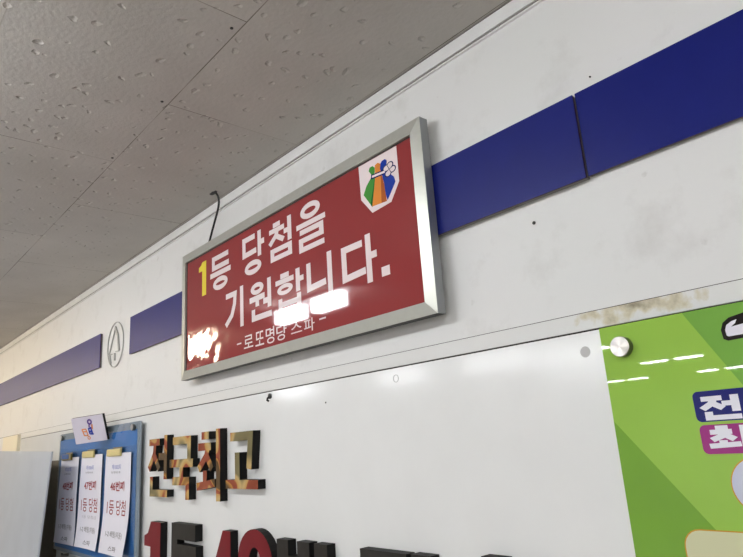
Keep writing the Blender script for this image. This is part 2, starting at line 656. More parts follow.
M_P_ORANGE = mat('orange_outline', (206, 150, 52), 0.02)
M_P_BLACK = mat('black_outline', (34, 30, 30), 0.02)
M_STEEL = mat('brushed_steel', (205, 203, 198), 0.28, metal=1.0, aniso=0.7)
M_STEEL_SIDE = mat('steel_side', (120, 120, 116), 0.35, metal=0.9)
M_NBLUE = mat('blue_backing', (62, 130, 204), 0.25, noise=0.08, scale=12)
M_PAPER = mat('paper', (232, 232, 242), 0.6)
M_CARD = mat('card_white', (222, 216, 228), 0.5)
M_INK_BLUE = mat('ink_blue', (120, 128, 200), 0.6)
M_INK_GREY = mat('ink_grey', (110, 108, 116), 0.6)
M_INK_RED = mat('ink_red', (150, 34, 48), 0.6)
M_CLIP = mat('cream_clip', (222, 206, 140), 0.35)
M_CLIP_D = mat('brass_clip', (150, 132, 80), 0.35, metal=0.5)
M_DARKBROWN = mat('dark_brown_board', (92, 84, 66), 0.6, noise=0.15, scale=20)
M_GREYPANEL = mat('grey_white_panel', (184, 191, 200), 0.4, noise=0.06, scale=12)
M_CABLE = mat('black_cable', (18, 18, 18), 0.5)
M_EMB = mat('emblem_edge_shade', (176, 176, 172), 0.5)
M_CEMB_B = mat('card_blue', (36, 60, 170), 0.5)
M_CEMB_O = mat('card_orange', (226, 140, 80), 0.5)
M_CEMB_P = mat('card_purple', (92, 60, 140), 0.5)
M_GLASS = clear('clear_acrylic')
M_STICKER = mat('grey_sticker', (188, 188, 186), 0.5)
M_FIXTURE = mat('lamp_housing', (235, 235, 235), 0.5)
M_LIGHT = emitter('lamp_diffuser', (249, 251, 255), LAMP_POWER)
M_LIGHT_WARM = emitter('lamp_diffuser_warm', (255, 234, 202), LAMP_POWER * 1.15)
M_LIGHT_FAR = emitter('lamp_diffuser_far', (249, 251, 255), FAR_POWER)

# ------------------------------------------------------------------ room
CEIL = CAM_Z + 0.657
X0, X1, YN, YS = -9.5, 3.0, 0.0, -10.0
struct('floor', MB().box(X0 - .1, X1 + .1, YS - .1, .1, -.1, 0), M_FLOOR)
struct('ceiling', MB().box(X0 - .1, X1 + .1, YS - .1, .1, CEIL, CEIL + .1), M_CEIL)
struct('wall_back', MB().box(X0 - .1, X1 + .1, 0, .1, 0, CEIL), M_WALL)
struct('wall_front', MB().box(X0 - .1, X1 + .1, YS - .1, YS, 0, CEIL), M_WALL)
struct('wall_left', MB().box(X0 - .1, X0, YS, 0, 0, CEIL), M_WALL)
struct('wall_right', MB().box(X1, X1 + .1, YS, 0, 0, CEIL), M_WALL)

# moulding under the ceiling: flat fascia, groove, thin lip
Z = CEIL
mb = MB()
mb.box(X0, X1, -.005, 0, Z - .0268, Z - .0020)
struct('trim_1', mb, M_TRIM, .0008)
struct('trim_2', MB().box(X0, X1, -.0015, 0, Z - .0308, Z - .0268), M_GROOVE)
struct('trim_3', MB().box(X0, X1, -.004, 0, Z - .0340, Z - .0308), M_TRIM)
struct('trim_4', MB().box(X0, X1, -.003, 0, Z - .0020, Z), M_SEAM_SHADE)  # shadow line at the ceiling joint, put in as a dark strip

# batten between the upper wall and the white board, with its dark seams
BT = CAM_Z + 0.1440
BB = CAM_Z + 0.1212
BX0 = W(21.6, 437.7).x


def batten_material():
    m = mat('batten_paint', (224, 224, 221), 0.5)
    nt = m.node_tree
    b = nt.nodes['Principled BSDF']
    geo = [n for n in nt.nodes if n.type == 'NEW_GEOMETRY'][0]
    c = W(632, 306)
    d = nt.nodes.new('ShaderNodeVectorMath')
    d.operation = 'SUBTRACT'
    d.inputs[1].default_value = (c.x, 0, c.z)
    nt.links.new(geo.outputs['Position'], d.inputs[0])
    s = nt.nodes.new('ShaderNodeVectorMath')
    s.operation = 'MULTIPLY'
    s.inputs[1].default_value = (14, 0, 50)
    nt.links.new(d.outputs[0], s.inputs[0])
    ln = nt.nodes.new('ShaderNodeVectorMath')
    ln.operation = 'LENGTH'
    nt.links.new(s.outputs[0], ln.inputs[0])
    n = nt.nodes.new('ShaderNodeTexNoise')
    n.inputs['Scale'].default_value = 55
    n.inputs['Detail'].default_value = 6
    nt.links.new(geo.outputs['Position'], n.inputs['Vector'])
    k = nt.nodes.new('ShaderNodeMath')
    k.operation = 'MULTIPLY_ADD'
    k.inputs[1].default_value = 3.4
    nt.links.new(n.outputs['Fac'], k.inputs[0])
    nt.links.new(ln.outputs['Value'], k.inputs[2])
    r = nt.nodes.new('ShaderNodeValToRGB')
    r.color_ramp.elements[0].position = 0.0
    r.color_ramp.elements[0].color = lin((120, 108, 84))
    r.color_ramp.elements[1].position = 1.0
    r.color_ramp.elements[1].color = lin((224, 224, 221))
    e = r.color_ramp.elements.new(0.62)
    e.color = lin((204, 196, 170))
    mr = nt.nodes.new('ShaderNodeMapRange')
    mr.inputs['From Min'].default_value = 1.2
    mr.inputs['From Max'].default_value = 2.8
    nt.links.new(k.outputs[0], mr.inputs['Value'])
    nt.links.new(mr.outputs['Result'], r.inputs['Fac'])
    nt.links.new(r.outputs['Color'], b.inputs['Base Color'])
    return m


struct('trim_5', MB().box(BX0, X1, -.004, 0, BB, BT), batten_material(), .0006)
struct('trim_6', MB().box(X0, X1, -.0008, 0, BT, BT + .0013), M_SEAM_SHADE)  # dirty seam, its shadow gap put in as a dark strip
struct('trim_7', MB().box(BX0, X1, -.0016, 0, BB - .0026, BB), M_SEAM_SHADE)  # gap and shadow below the batten, drawn as a dark strip
# cream door casing at the far left end
tx0, tx1 = W(6, 446).x, W(21, 446).x
struct('trim_8', MB().box(tx0, tx1 - .01, -.016, 0, 0, W(14, 436).z), mat('cream_casing', (236, 228, 204), 0.5))

# ------------------------------------------------------------------ ceiling lamps (twin diffusers, the room's light)


def ceiling_lamp(x, y, label, warm=False):
    t = empty('ceiling_light', (x, y, CEIL - .024), label, 'ceiling light', 'twin ceiling lights of the shop')
    hw = .028 if y > -2 else .065
    mb = MB()
    mb.box(x - .34, x + .34, y - hw - .015, y + hw + .015, CEIL - .018, CEIL)
    mb.build('housing', M_FIXTURE, t)
    for s in (-1, 1):
        hl, cd = (.098, .15) if y > -2 else (.13, .185)
        dh = .062 if y > -2 else .006
        d = MB().box(x + s * cd - hl, x + s * cd + hl, y - hw, y + hw, CEIL - .018 - dh, CEIL - .018)
        d.build('diffuser', M_LIGHT_WARM if warm else M_LIGHT if y > -2 else M_LIGHT_FAR, t)


LAMPS = [(-2.27, -.967, 0), (-3.5, -.98, 1), (-1.05, -.967, 0), (0.2, -.967, 0), (-4.72, -.98, 1), (-5.94, -.98, 1), (-7.16, -.98, 1),
         (-4.75, -3.9, 0), (-3.5, -3.9, 0), (-2.9, -4.25, 0), (-.3, -3.45, 0), (0.5, -3.45, 0), (-6.2, -3.5, 0),
         (-2.88, -6.2, 0), (-4.13, -6.4, 0), (-1.5, -6.2, 0), (0.5, -6.2, 0),
         (-3.22, -8.6, 0), (-4.56, -8.5, 0), (-1.9, -8.6, 0)]


def LL(x, y):
    row = 'nearest the sign wall' if y > -2 else 'in the second row from the sign wall' if y > -5 else 'in the third row from the sign wall' if y > -7 else 'in the row farthest from the sign wall'
    same = sorted(p[0] for p in LAMPS if (p[1] > -2) == (y > -2) and (p[1] > -5) == (y > -5) and (p[1] > -7) == (y > -7))
    k = same.index(x)
    nth = ['first', 'second', 'third', 'fourth', 'fifth', 'sixth', 'seventh'][k]
    return 'twin ceiling light %s, %s from left' % (row, nth)


for x, y, wm in LAMPS:
    ceiling_lamp(x, y, LL(x, y), bool(wm))

# ------------------------------------------------------------------ blue strips on the wall
SZ0, SZ1 = CAM_Z + .4385 * .7385, CAM_Z + .607 * .7385


def strip(x0, x1, off, label, dz=0.0):
    t = empty('wall_strip', ((x0 + x1) / 2, 0, SZ0 + dz), label, 'wall panel', 'blue strips along the wall')
    MB().box(x0, x1, -off, -off + .0012, SZ0 + dz, SZ1 + dz).build('face', M_BLUE, t)
    MB().box(x0 + .0003, x1 - .0003, -off + .0012, -off + .0042, SZ0 + dz + .0003, SZ1 + dz - .0003).build('edge', M_BLUE_EDGE, t)
    MB().box(x0 + .0008, x1 - .0008, -off + .0042, -.0002, SZ0 + dz + .0005, SZ1 + dz - .0005).build('core', M_GROOVE, t)


T = .0085
strip(W(574.4, 94.2, T).x, 1.6, T, 'long dark blue wall strip nearest the viewer, right of the dark joint')
strip(W(440, 200, T).x - .25, W(571.6, 93, .0125).x, .0125, 'dark blue wall strip between the red sign and the dark joint', -.0022)
strip(W(129.8, 335, T).x, W(182, 310, T).x + .12, T, 'short blue wall strip between the round wall emblem and the red sign', .0015)
strip(X0 + .02, W(100, 350, T).x, T, 'far blue wall strip left of the round wall emblem', -.004)

# round emblem on the wall: shadowed relief edges put in as grey ring and pointer
ex, ez = -2.177, CAM_Z + .3822
t = empty('wall_emblem', (ex, 0, ez - .08), 'thin grey ring emblem with a pointer, on the wall between two blue strips', 'emblem')
mb = MB()
mb.ringprism([(p[0], p[1]) for p in ellipse(ex, ez, .0775, .0795, 48)], ellipse(ex + .001, ez, .0745, .0765, 48), -.004, -.0002)
mb.build('ring', M_EMB, t)
mb = MB()


def stroke(mb, pts, w, yf, yb=-.0002):
    L, R = ribbon([Vector(p) for p in pts], w)
    mb.prism([tuple(p) for p in L] + [tuple(p) for p in R][::-1], yf, yb)


stroke(mb, [(ex - .004, ez + .060), (ex - .060, ez - .030)], .003, -.004)
stroke(mb, [(ex - .006, ez + .062), (ex + .022, ez + .030), (ex + .040, ez - .028)], .009, -.005)
stroke(mb, [(ex - .060, ez - .030), (ex - .030, ez - .030)], .003, -.004)
stroke(mb, [(ex + .005, ez - .026), (ex + .040, ez - .028)], .003, -.004)
stroke(mb, [(ex - .052, ez - .032), (ex - .036, ez - .062)], .006, -.005)
stroke(mb, [(ex - .002, ez - .030), (ex + .000, ez - .056)], .006, -.005)
mb.build('pointer', M_EMB, t)

# ------------------------------------------------------------------ red sign in its aluminium frame
FO = .038                                   # front of the frame
PO = .0325                                  # printed film
sx0, sx1 = W(183.2, 300, FO).x - .018, W(426.5, 215, FO).x
sz0, sz1 = W(434.2, 312.4, FO).z - .001, W(417.9, 118.7, FO).z + .007
FW = .0215
sign = empty('framed_sign', ((sx0 + sx1) / 2, 0, sz0), 'large red sign with white Korean lettering in an aluminium frame on the wall', 'sign')
ix0, ix1, iz0, iz1 = sx0 + FW + .007, sx1 - FW, sz0 + FW, sz1 - FW - .005
# four mitred frame members with faces sloping outwards
SL = .005


FD = .014


def member(a, b, c, d, name='frame_member', side=0):
    """a-b outer edge, c-d inner edge (c next to b), as (x,z)"""
    mb = MB()
    o = [(a[0], -FO + SL, a[1]), (b[0], -FO + SL, b[1])]
    i = [(c[0], -FO, c[1]), (d[0], -FO, d[1])]
    ib = [(c[0], -PO + .002, c[1]), (d[0], -PO + .002, d[1])]
    vs = o + i + ib + [(a[0], -FD, a[1]), (b[0], -FD, b[1]), (c[0], -FD, c[1]), (d[0], -FD, d[1])]
    # 0,1 outer front; 2,3 inner front; 4,5 inner at film; 6,7 outer back; 8,9 inner back
    fs = [(0, 1, 2, 3), (3, 2, 4, 5), (0, 6, 7, 1), (6, 9, 8, 7), (5, 4, 8, 9), (1, 7, 8, 4, 2), (0, 3, 5, 9, 6)]
    mb.add(vs, fs)
    o_ = mb.build(name, [M_ALU, M_ALU_SIDE, M_DARK_METAL_SHADE], sign)
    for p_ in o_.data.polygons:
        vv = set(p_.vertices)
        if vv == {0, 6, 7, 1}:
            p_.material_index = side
    return o_


g = .0003
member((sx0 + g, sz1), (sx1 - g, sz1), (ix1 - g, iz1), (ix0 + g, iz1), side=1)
member((sx1 - g, sz0), (sx0 + g, sz0), (ix0 + g, iz0), (ix1 - g, iz0), side=2)  # bottom member: shade on its underside put in as a darker material
member((sx1, sz1 - g), (sx1, sz0 + g), (ix1, iz0 + g), (ix1, iz1 - g), side=1)
member((sx0, sz0 + g), (sx0, sz1 - g), (ix0, iz1 - g), (ix0, iz0 + g), side=1)
MB().box(sx0 + .02, sx1 - .02, -.0139, -.0003, sz0 + .02, sz1 - .02).build('back_box', M_DARK_METAL_SHADE, sign)
MB().box(ix0 - .004, ix1 + .004, -PO, -PO + .003, iz0 - .004, iz1 + .004).build('sign_face', M_RED, sign)
# thin dark strips for the gap between frame and film, top and left
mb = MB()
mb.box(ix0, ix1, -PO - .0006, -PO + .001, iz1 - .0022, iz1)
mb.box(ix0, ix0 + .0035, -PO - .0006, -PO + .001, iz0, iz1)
mb.build('gap_lines', M_CABLE, sign)
PY = -PO - .0002


def fit(ch, l, r, t, b, m, name, w, wh=None, key=None):
    x0, x1 = W(*l, PO).x, W(*r, PO).x
    z1, z0 = W(*t, PO).z, W(*b, PO).z
    mb = MB()
    glyph_prisms(mb, key or ch, x0, x1, z0, z1, PY, PY + .0001, w, wh)
    return mb.build(name, m, sign)


fit('1', (199, 273), (206.2, 275), (205, 261), (205, 295), M_YELLOW_PRINT, 'yellow_numeral', .012, key='one')['label'] = 'yellow numeral one'
SY = [('등', (210, 275), (231, 262), (219, 254), (218, 290.3)), ('당', (241.8, 243), (264, 246), (256, 231.8), (254, 273.8)),
      ('첨', (267.6, 228), (293.8, 246), (289.3, 215), (281, 258.5)), ('을', (296, 231), (326, 219), (311, 201), (309, 250)),
      ('기', (225.3, 304.5), (244.2, 305), (241, 286), (242.5, 326)), ('원', (249.3, 305), (272.4, 299), (269.5, 277), (262, 318.3)),
      ('합', (274.6, 290), (303.6, 285), (296.5, 268.5), (291, 310.5)), ('니', (306, 270), (333, 272), (330, 250.5), (331.5, 295)),
      ('다', (340.6, 260), (376, 253), (366, 234.5), (369, 283)), ('.', (381.8, 272), (390, 270), (386, 265.8), (386, 275.6))]
for ch, l, r, tt, b in SY:
    w = .0147
    if ch == '.':
        w = abs(W(*r, PO).x - W(*l, PO).x)
    fit(ch, l, r, tt, b, M_WHITE_PRINT, 'letter', w, None if ch == '.' else .0112 if ch in '을첨합' else .0130)
# small bottom line
for ch, l, r, tt, b in [('-', (237, 345), (241.4, 343), (239, 343.2), (239, 344.6)), ('로', (244, 342), (253.2, 340), (248, 335.2), (248, 348)),
                        ('또', (255.4, 338), (264, 336), (259, 331.5), (260, 345.5)), ('명', (265.8, 334), (274.4, 333), (270, 327), (270, 343.6)),
                        ('당', (276.4, 331), (286.6, 330), (282, 324.5), (281, 340.4)), ('스', (291, 329), (302, 326), (296, 322), (296, 333)),
                        ('파', (304, 326), (314.6, 323), (310, 318), (309, 331.5)), ('-', (319.4, 320), (326, 317.8), (322.5, 317.6), (322.5, 319.2))]:
    x0, x1, z1, z0 = W(*l, PO).x, W(*r, PO).x, W(*tt, PO).z, W(*b, PO).z
    mb = MB()
    font_text(mb, ch, x0, x1, z0, z1, PY, .006)
    mb.build('small_letter', M_WHITE_PRINT, sign, fix=False)
# shield with three ribbons tied by a clover key
P = lambda px, py: (lambda q: (q.x, q.z))(W(px, py, PO))
S2 = lambda zx, zy: P(355 + zx / 7.957, 145 + zy / 7.957)      # from the enlarged crop
mb = MB().prism([S2(28, 176), S2(328, 6), S2(352, 285), S2(290, 452), S2(140, 540), S2(50, 440)], PY - .0000, PY + .0001)
mb.build('shield', M_WHITE_PRINT, sign)['label'] = 'white shield with coloured ribbons and a clover'
PZ = PY - .00025


def patch(pts, m, name, dy=0.0):
    MB().prism([S2(*p) for p in pts], PZ - dy, PZ - dy + .0001).build(name, m, sign)


patch([(118, 180), (140, 168), (158, 180), (158, 215), (152, 240), (160, 260), (158, 330), (140, 494), (70, 400), (92, 330), (128, 262), (130, 235), (110, 210)], M_GREEN_PRINT, 'green_ribbon')
patch([(158, 260), (150, 400), (140, 494), (125, 476), (140, 380)], M_DKGREEN_PRINT, 'green_shade_stripe', .0001)
patch([(160, 160), (182, 142), (204, 150), (206, 200), (222, 262), (240, 350), (256, 446), (140, 490), (152, 370), (162, 260), (160, 200)], M_ORANGE_PRINT, 'orange_ribbon', .00012)
patch([(206, 230), (222, 262), (242, 350), (256, 446), (214, 462), (210, 350)], M_BROWN_PRINT, 'orange_shade_stripe', .0002)
patch([(204, 150), (214, 128), (240, 112), (254, 124), (250, 170), (262, 215), (312, 252), (324, 290), (300, 350), (262, 440), (246, 390), (232, 300), (214, 230), (200, 190)], M_BLUE_PRINT, 'blue_ribbon', .00024)
mb = MB()
L, R = ribbon([Vector(S2(130, 258)), Vector(S2(236, 214))], .0092)
mb.prism([tuple(p) for p in L] + [tuple(p) for p in R][::-1], PZ - .0003, PZ - .0002)
CLV = ((250, 186), (279, 160), (300, 190), (266, 226))


def lobe(mb, cx, cy, rr, dy):
    c, rx, rz = S2(cx, cy), abs(S2(cx + rr, cy)[0] - S2(cx, cy)[0]), abs(S2(cx, cy + rr)[1] - S2(cx, cy)[1])
    mb.prism(ellipse(c[0], c[1], rx, rz, 20), PZ - dy, PZ - dy + .0001)


for cx, cy in CLV:
    lobe(mb, cx, cy, 29, .0003)
mb.build('key_outline', M_NAVY_PRINT, sign)
mb = MB()
L, R = ribbon([Vector(S2(138, 254)), Vector(S2(240, 212))], .0042)
mb.prism([tuple(p) for p in L] + [tuple(p) for p in R][::-1], PZ - .0004, PZ - .0003)
for cx, cy in CLV:
    lobe(mb, cx, cy, 21, .0004)
lobe(mb, 274, 192, 16, .0004)
mb.build('clover', M_WHITE_PRINT, sign)
mb = MB()
for a, b in (((258, 164), (290, 220)), ((248, 216), (304, 166))):
    L, R = ribbon([Vector(S2(*a)), Vector(S2(*b))], .0012)
    mb.prism([tuple(p) for p in L] + [tuple(p) for p in R][::-1], PZ - .0005, PZ - .0004)
mb.build('clover_veins', M_NAVY_PRINT, sign)

# cable from the ceiling to the back of the sign, with its ragged hole
h = Cz(215.5, 192.5, CEIL)
cb = empty('power_cable', (h.x, h.y, h.z - .08), 'black cable hanging from a ceiling hole down behind the red sign', 'cable')
e = W(209.5, 238, .012)
pts = []
p0, p1, p2, p3 = Vector((h.x, h.y, h.z + .0)), Vector((h.x + .028, h.y + .008, h.z - .03)), Vector((e.x + .045, e.y - .004, e.z + .055)), Vector((e.x - .006, e.y + .002, e.z - .012))
for k in range(17):
    s = k / 16
    pts.append(p0 * (1 - s) ** 3 + p1 * 3 * s * (1 - s) ** 2 + p2 * 3 * s * s * (1 - s) + p3 * s ** 3)
MB().tube(pts, .0028).build('cord', M_CABLE, cb)
mb = MB()
n = 14
rnd = random.Random(3)
vs = [(h.x - .004 + (.016 + rnd.uniform(-.003, .004)) * math.cos(2 * math.pi * k / n), h.y - .003 + (.0075 + rnd.uniform(-.002, .002)) * math.sin(2 * math.pi * k / n), CEIL - .0004) for k in range(n)]
mb.add(vs + [(v[0], v[1], CEIL - .0001) for v in vs], [list(range(n)), list(range(2 * n - 1, n - 1, -1))] + [[i, (i + 1) % n, n + (i + 1) % n, n + i] for i in range(n)])
mb.build('ceiling_hole', M_CABLE, cb)

# screws in the ceiling tiles
for px, py, lab in ((231.6, 28, 'dark screw head in the ceiling tile near the top edge of the photo'),
                    (162, 101.5, 'dark screw head in the ceiling beside the middle tile joint'),
                    (112.3, 157.8, 'dark screw head at the corner of the dented ceiling tile')):
    c = Cz(px, py, CEIL)
    r = .0028
    vs = [(c.x + r * math.cos(a), c.y + r * math.sin(a), CEIL - .001) for a in [k * math.pi / 6 for k in range(12)]]
    m_ = MB()
    m_.add(vs + [(v[0], v[1], CEIL - .0001) for v in vs], [list(range(12)), list(range(23, 11, -1))] + [[i, (i + 1) % 12, 12 + (i + 1) % 12, 12 + i] for i in range(12)])
    tag(m_.build('ceiling_screw', M_DARK_METAL_SHADE), lab, 'screw', 'screws in the ceiling tiles')

# screws and pin holes in the wall
for px, py, r, lab in ((534.3, 223, .0026, 'small dark screw in the white wall below the blue strip'),
                       (590.3, 77, .0013, 'tiny dark pin in the white wall above the blue strip')):
    c = W(px, py)
    tag(MB().lathe_y((c.x, -.0001, c.z), [(r, 0), (r, .0015), (r * .6, .0022)], 14).build('wall_screw', M_DARK_METAL_SHADE), lab, 'screw')

# ------------------------------------------------------------------ white glossy board
WB = .004
wx0, wx1 = BX0, 1.2
wz1 = CAM_Z + .1190
board = empty('white_board', ((wx0 + wx1) / 2, 0, .75), 'large glossy white board on the wall under the red sign', 'board')
MB().box(wx0, wx1, -WB, -.0003, .75, wz1).build('panel', M_BOARD, board, .0008)
c = W(585.4, 351.9, WB)
tag(MB().lathe_y((c.x, -WB - .0001, c.z), [(.0072, 0), (.0072, .0003)], 28).build('round_sticker', M_STICKER), 'pale grey round sticker on the white board left of the green sign', 'sticker')
c = W(396, 378.5, WB)
tag(MB().ringprism(ellipse(c.x, c.z, .0068, .0068), ellipse(c.x, c.z, .0056, .0056), -WB - .0006, -WB - .0001).build('adhesive_ring', M_STICKER), 'faint grey ring left by an old suction cup on the white board', 'ring')
c = W(270.5, 397, WB)
hk = empty('wall_hook', (c.x, -WB, c.z - .008), 'small dark hook at the top of the white board under the red sign', 'hook')
MB().lathe_y((c.x, -WB - .0001, c.z + .002), [(.006, 0), (.006, .003), (.004, .004)], 18).build('plate', M_DARK_METAL_SHADE, hk)
MB().tube([(c.x, -WB - .003, c.z + .001), (c.x, -WB - .008, c.z - .003), (c.x, -WB - .009, c.z - .007), (c.x + .001, -WB - .005, c.z - .009)], .0022).build('peg', M_DARK_METAL_SHADE, hk)
c = W(326, 402.5, WB)
tag(MB().lathe_y((c.x, -WB - .0001, c.z), [(.0016, 0), (.0016, .0012)], 10).build('board_pin', M_DARK_METAL_SHADE), 'tiny dark pin head in the upper part of the white board', 'pin')

# ------------------------------------------------------------------ raised letters on the white board
LT = .020                                  # thickness of the letters
LO = WB + LT                               # their front


def raised(ch, key, x0, x1, z0, z1, face, label, w, wh, group):
    t = empty('raised_letter', ((x0 + x1) / 2, -WB, z0), label, 'letter', group)
    mb = MB()
    glyph_prisms(mb, key, x0, x1, z0, z1, -LO + .0006, -WB - .0002, w, wh)
    mb.build('body', M_BLACK, t)
    mb = MB()
    glyph_prisms(mb, key, x0, x1, z0, z1, -LO, -LO + .0005, w, wh)
    mb.build('face', face, t)
    return t


g1 = 'gold letters in the upper row'
r1 = CAM_Z
q = lambda l, r, t, b: (W(*l, LO).x, W(*r, LO).x, W(*b, LO).z, W(*t, LO).z)
raised('전', '전', *q((147.5, 472), (167.6, 470), (164.7, 435.1), (160, 498.6)), M_GOLD_REFLECT, 'leftmost gold raised letter, nearest the blue notice board', .0185, .0185, g1)
raised('국', '국', *q((169.5, 461), (192.6, 462), (185, 435), (187, 500)), M_GOLD_REFLECT, 'second gold raised letter, with a reddish crossbar', .0195, .0205, g1)
raised('최', '최', *q((196.6, 470), (221.6, 470), (219, 428.4), (219, 501.6)), M_GOLD_REFLECT, 'third gold raised letter, with the tall upright on its right', .0195, .0185, g1)
raised('고', '고', *q((225.7, 486), (257.7, 485), (250, 428.6), (240, 490)), M_GOLD_REFLECT, 'rightmost gold raised letter, with a long bar at its foot', .0205, .0195, g1)
g2 = 'large letters in the lower row'
zt = W(155, 522, LO).z
H2 = .19
raised('1', '1', *q((144.4, 538), (160.3, 530), (158, 521.6), (158, 521.6))[:2], zt - H2, zt, M_REDFACE, 'dark red raised numeral one, leftmost of the lower row', .04, .04, g2)
zt = W(182, 525.5, LO).z
raised('등', '등', W(169.5, 540, LO).x, W(198.8, 540, LO).x, zt - H2, zt, M_BLACK_FACE, 'black raised letter between the red numeral one and the red four', .034, .0385, g2)
zt = W(226, 531, LO).z
raised('4', '4', W(212, 550, LO).x - .012, W(236.5, 550, LO).x, zt - H2, zt, M_REDFACE, 'dark red raised numeral four with its slanted stroke cut by the photo edge', .02, .02, g2)
zt = W(255, 529.4, LO).z
raised('9', '9', W(238, 553, LO).x, W(272, 553, LO).x, zt - H2, zt, M_REDFACE, 'dark red raised numeral with a round top, right of the four', .046, .036, g2)
zt = W(322, 544.5, LO).z
raised('번', '번', W(277.7, 545, LO).x, W(326.6, 545, LO).x, zt - H2, zt, M_BLACK_FACE, 'black raised letter with three upright stubs, right of the red numerals', .040, .034, g2)
zt = W(425, 558.5, LO).z
xs = W(362.2, 549.5, LO).x
xe = W(406, 556, LO).x
raised('당', 'dang', xs, xs + (xe - xs) / .66, zt - H2, zt + .002, M_BLACK_FACE, 'black raised letter with a wide flat top bar at the photo bottom edge', .042, .036, g2)
xa, xb = W(481, 556, LO).x, W(503, 556, LO).x
wd = (xb - xa) / .28
zt = W(492, 558, LO).z
raised('첨', '첨', xa - .22 * wd, xa + .78 * wd, zt - H2, zt, M_BLACK_FACE, 'rightmost black raised letter, only its tip showing at the photo bottom edge', .030, .024, g2)

# ------------------------------------------------------------------ green acrylic sign
GO = .012
gl = W(598.8, 328.8, GO)
gx0, gz1, gx1, gz0 = gl.x, gl.z, .62, .95
gs = empty('acrylic_sign', ((gx0 + gx1) / 2, -WB, gz0), 'bright green acrylic sign on steel standoff bolts over the white board', 'sign')
MB().box(gx0, gx1, -GO, -GO + .0008, gz0, gz1).build('face', M_LIME, gs)
MB().box(gx0, gx1, -GO + .0009, -GO + .0055, gz0, gz1).build('edge', M_LIME_EDGE, gs)


def gp(px, py):
    p = W(px, py, GO)
    return (p.x, p.z)


def clipx(pts):
    return pts


def gprint(outline, m, name, layer):
    y = -GO - .00012 * layer
    return MB().prism(outline, y, y + .0001).build(name, m, gs)


k0, k1 = Vector(gp(685, 317)), Vector(gp(743, 385))
kt = k0 + (k0 - k1) * ((gz1 - k0.y) / (k0.y - k1.y))
ke = k1 + (k1 - k0) * 1.4
gprint([tuple(kt), (gx1, gz1), (gx1, ke.y), tuple(ke)], M_LIME_D, 'green_triangle', 1)
j0, j1 = Vector(gp(611.7, 419)), Vector(gp(712, 525.7))
dj = (j1 - j0)
jl = j0 + dj * ((gx0 - j0.x) / dj.x)
je = j1 + dj * 1.0
gprint([tuple(jl), tuple(je), (gx0 + .0, je.y)], M_LIME_D2, 'green_corner_shape', 1)
# labels with white letters
a, b_ = gp(695, 396), gp(698.5, 419)
lz1, lz0, lx0 = gp(700, 391.5)[1], gp(706, 422)[1], gp(694.5, 408)[0]
LW = .085
gprint(rrect(lx0, lx0 + LW, lz0, lz1, .006), M_P_NAVY, 'navy_label', 2)
mz1, mz0, mx0 = gp(706, 425)[1], gp(712, 454.2)[1], gp(701.5, 440)[0]
gprint(rrect(mx0, mx0 + LW, mz0, mz1, .006), M_P_MAG, 'magenta_label', 2)


def gletter(key, l, r, t, b, w, wh):
    y = -GO - .00012 * 3
    mb = MB()
    glyph_prisms(mb, key, gp(*l)[0], gp(*r)[0], gp(*b)[1], gp(*t)[1], y, y + .0001, w, wh)
    mb.build('white_letter', M_P_WHITE, gs)


gletter('전', (699.5, 406), (741, 405), (735, 394), (720, 419.2), .0085, .0052)
gletter('최', (709, 440), (752, 436), (728, 425.5), (724, 450.5), .0085, .0052)
x = gp(741, 405)[0]
for key, x0, za, zb in (('국', x + .006, gp(720, 419.2)[1], gp(735, 394)[1]), ('고', gp(752, 436)[0] + .004, gp(724, 450.5)[1], gp(728, 425.5)[1])):
    y = -GO - .00036
    mb = MB()
    glyph_prisms(mb, key, x0, min(x0 + .028, (lx0 if key == '국' else mx0) + LW - .003), za, zb, y, y + .0001, .006, .0045)
    mb.build('white_letter', M_P_WHITE, gs)
# cream and lilac shapes with orange outlines
cx0, cz1 = gp(686.6, 556)[0], gp(708, 529.7)[1]
gprint(rrect(cx0, gx1 - .05, cz1 - .2, cz1, .019), M_P_ORANGE, 'cream_shape_outline', 2)
gprint(rrect(cx0 + .0013, gx1 - .0513, cz1 - .1987, cz1 - .0013, .018), M_P_CREAM, 'cream_shape', 3)
cl = gp(731.3, 486)
rad = .030
gprint(ellipse(cl[0] + rad, cl[1], rad, rad, 40), M_P_ORANGE, 'lilac_circle_outline', 2)
gprint(ellipse(cl[0] + rad, cl[1], rad - .0013, rad - .0013, 40), M_P_LILAC, 'lilac_circle', 3)
# rounded outlined letter in the top right
GG = lambda zx, zy: gp(680 + zx / 3.714, 310 + zy / 3.714)
gprint([GG(152, 75), GG(158, 48), GG(180, 28), GG(236, 8), GG(300, -8), GG(330, 20), GG(330, 80), GG(290, 105), GG(232, 104), GG(180, 114), GG(162, 108)], M_P_BLACK, 'bubble_letter_outline', 2)
gprint([GG(168, 74), GG(172, 56), GG(190, 42), GG(210, 34), GG(205, 48), GG(190, 62), GG(240, 48), GG(300, 30), GG(300, 70), GG(240, 88), GG(182, 98), GG(174, 95)], M_P_WHITE, 'bubble_letter', 3)


# radial brushed standoff bolt
def radial_steel():
    m = mat('radial_steel', (214, 210, 204), 0.25, metal=1.0, aniso=0.85)
    nt = m.node_tree
    tg = nt.nodes.new('ShaderNodeTangent')
    tg.direction_type = 'RADIAL'
    tg.axis = 'Y'
    nt.links.new(tg.outputs['Tangent'], nt.nodes['Principled BSDF'].inputs['Tangent'])
    return m


M_RAD = radial_steel()


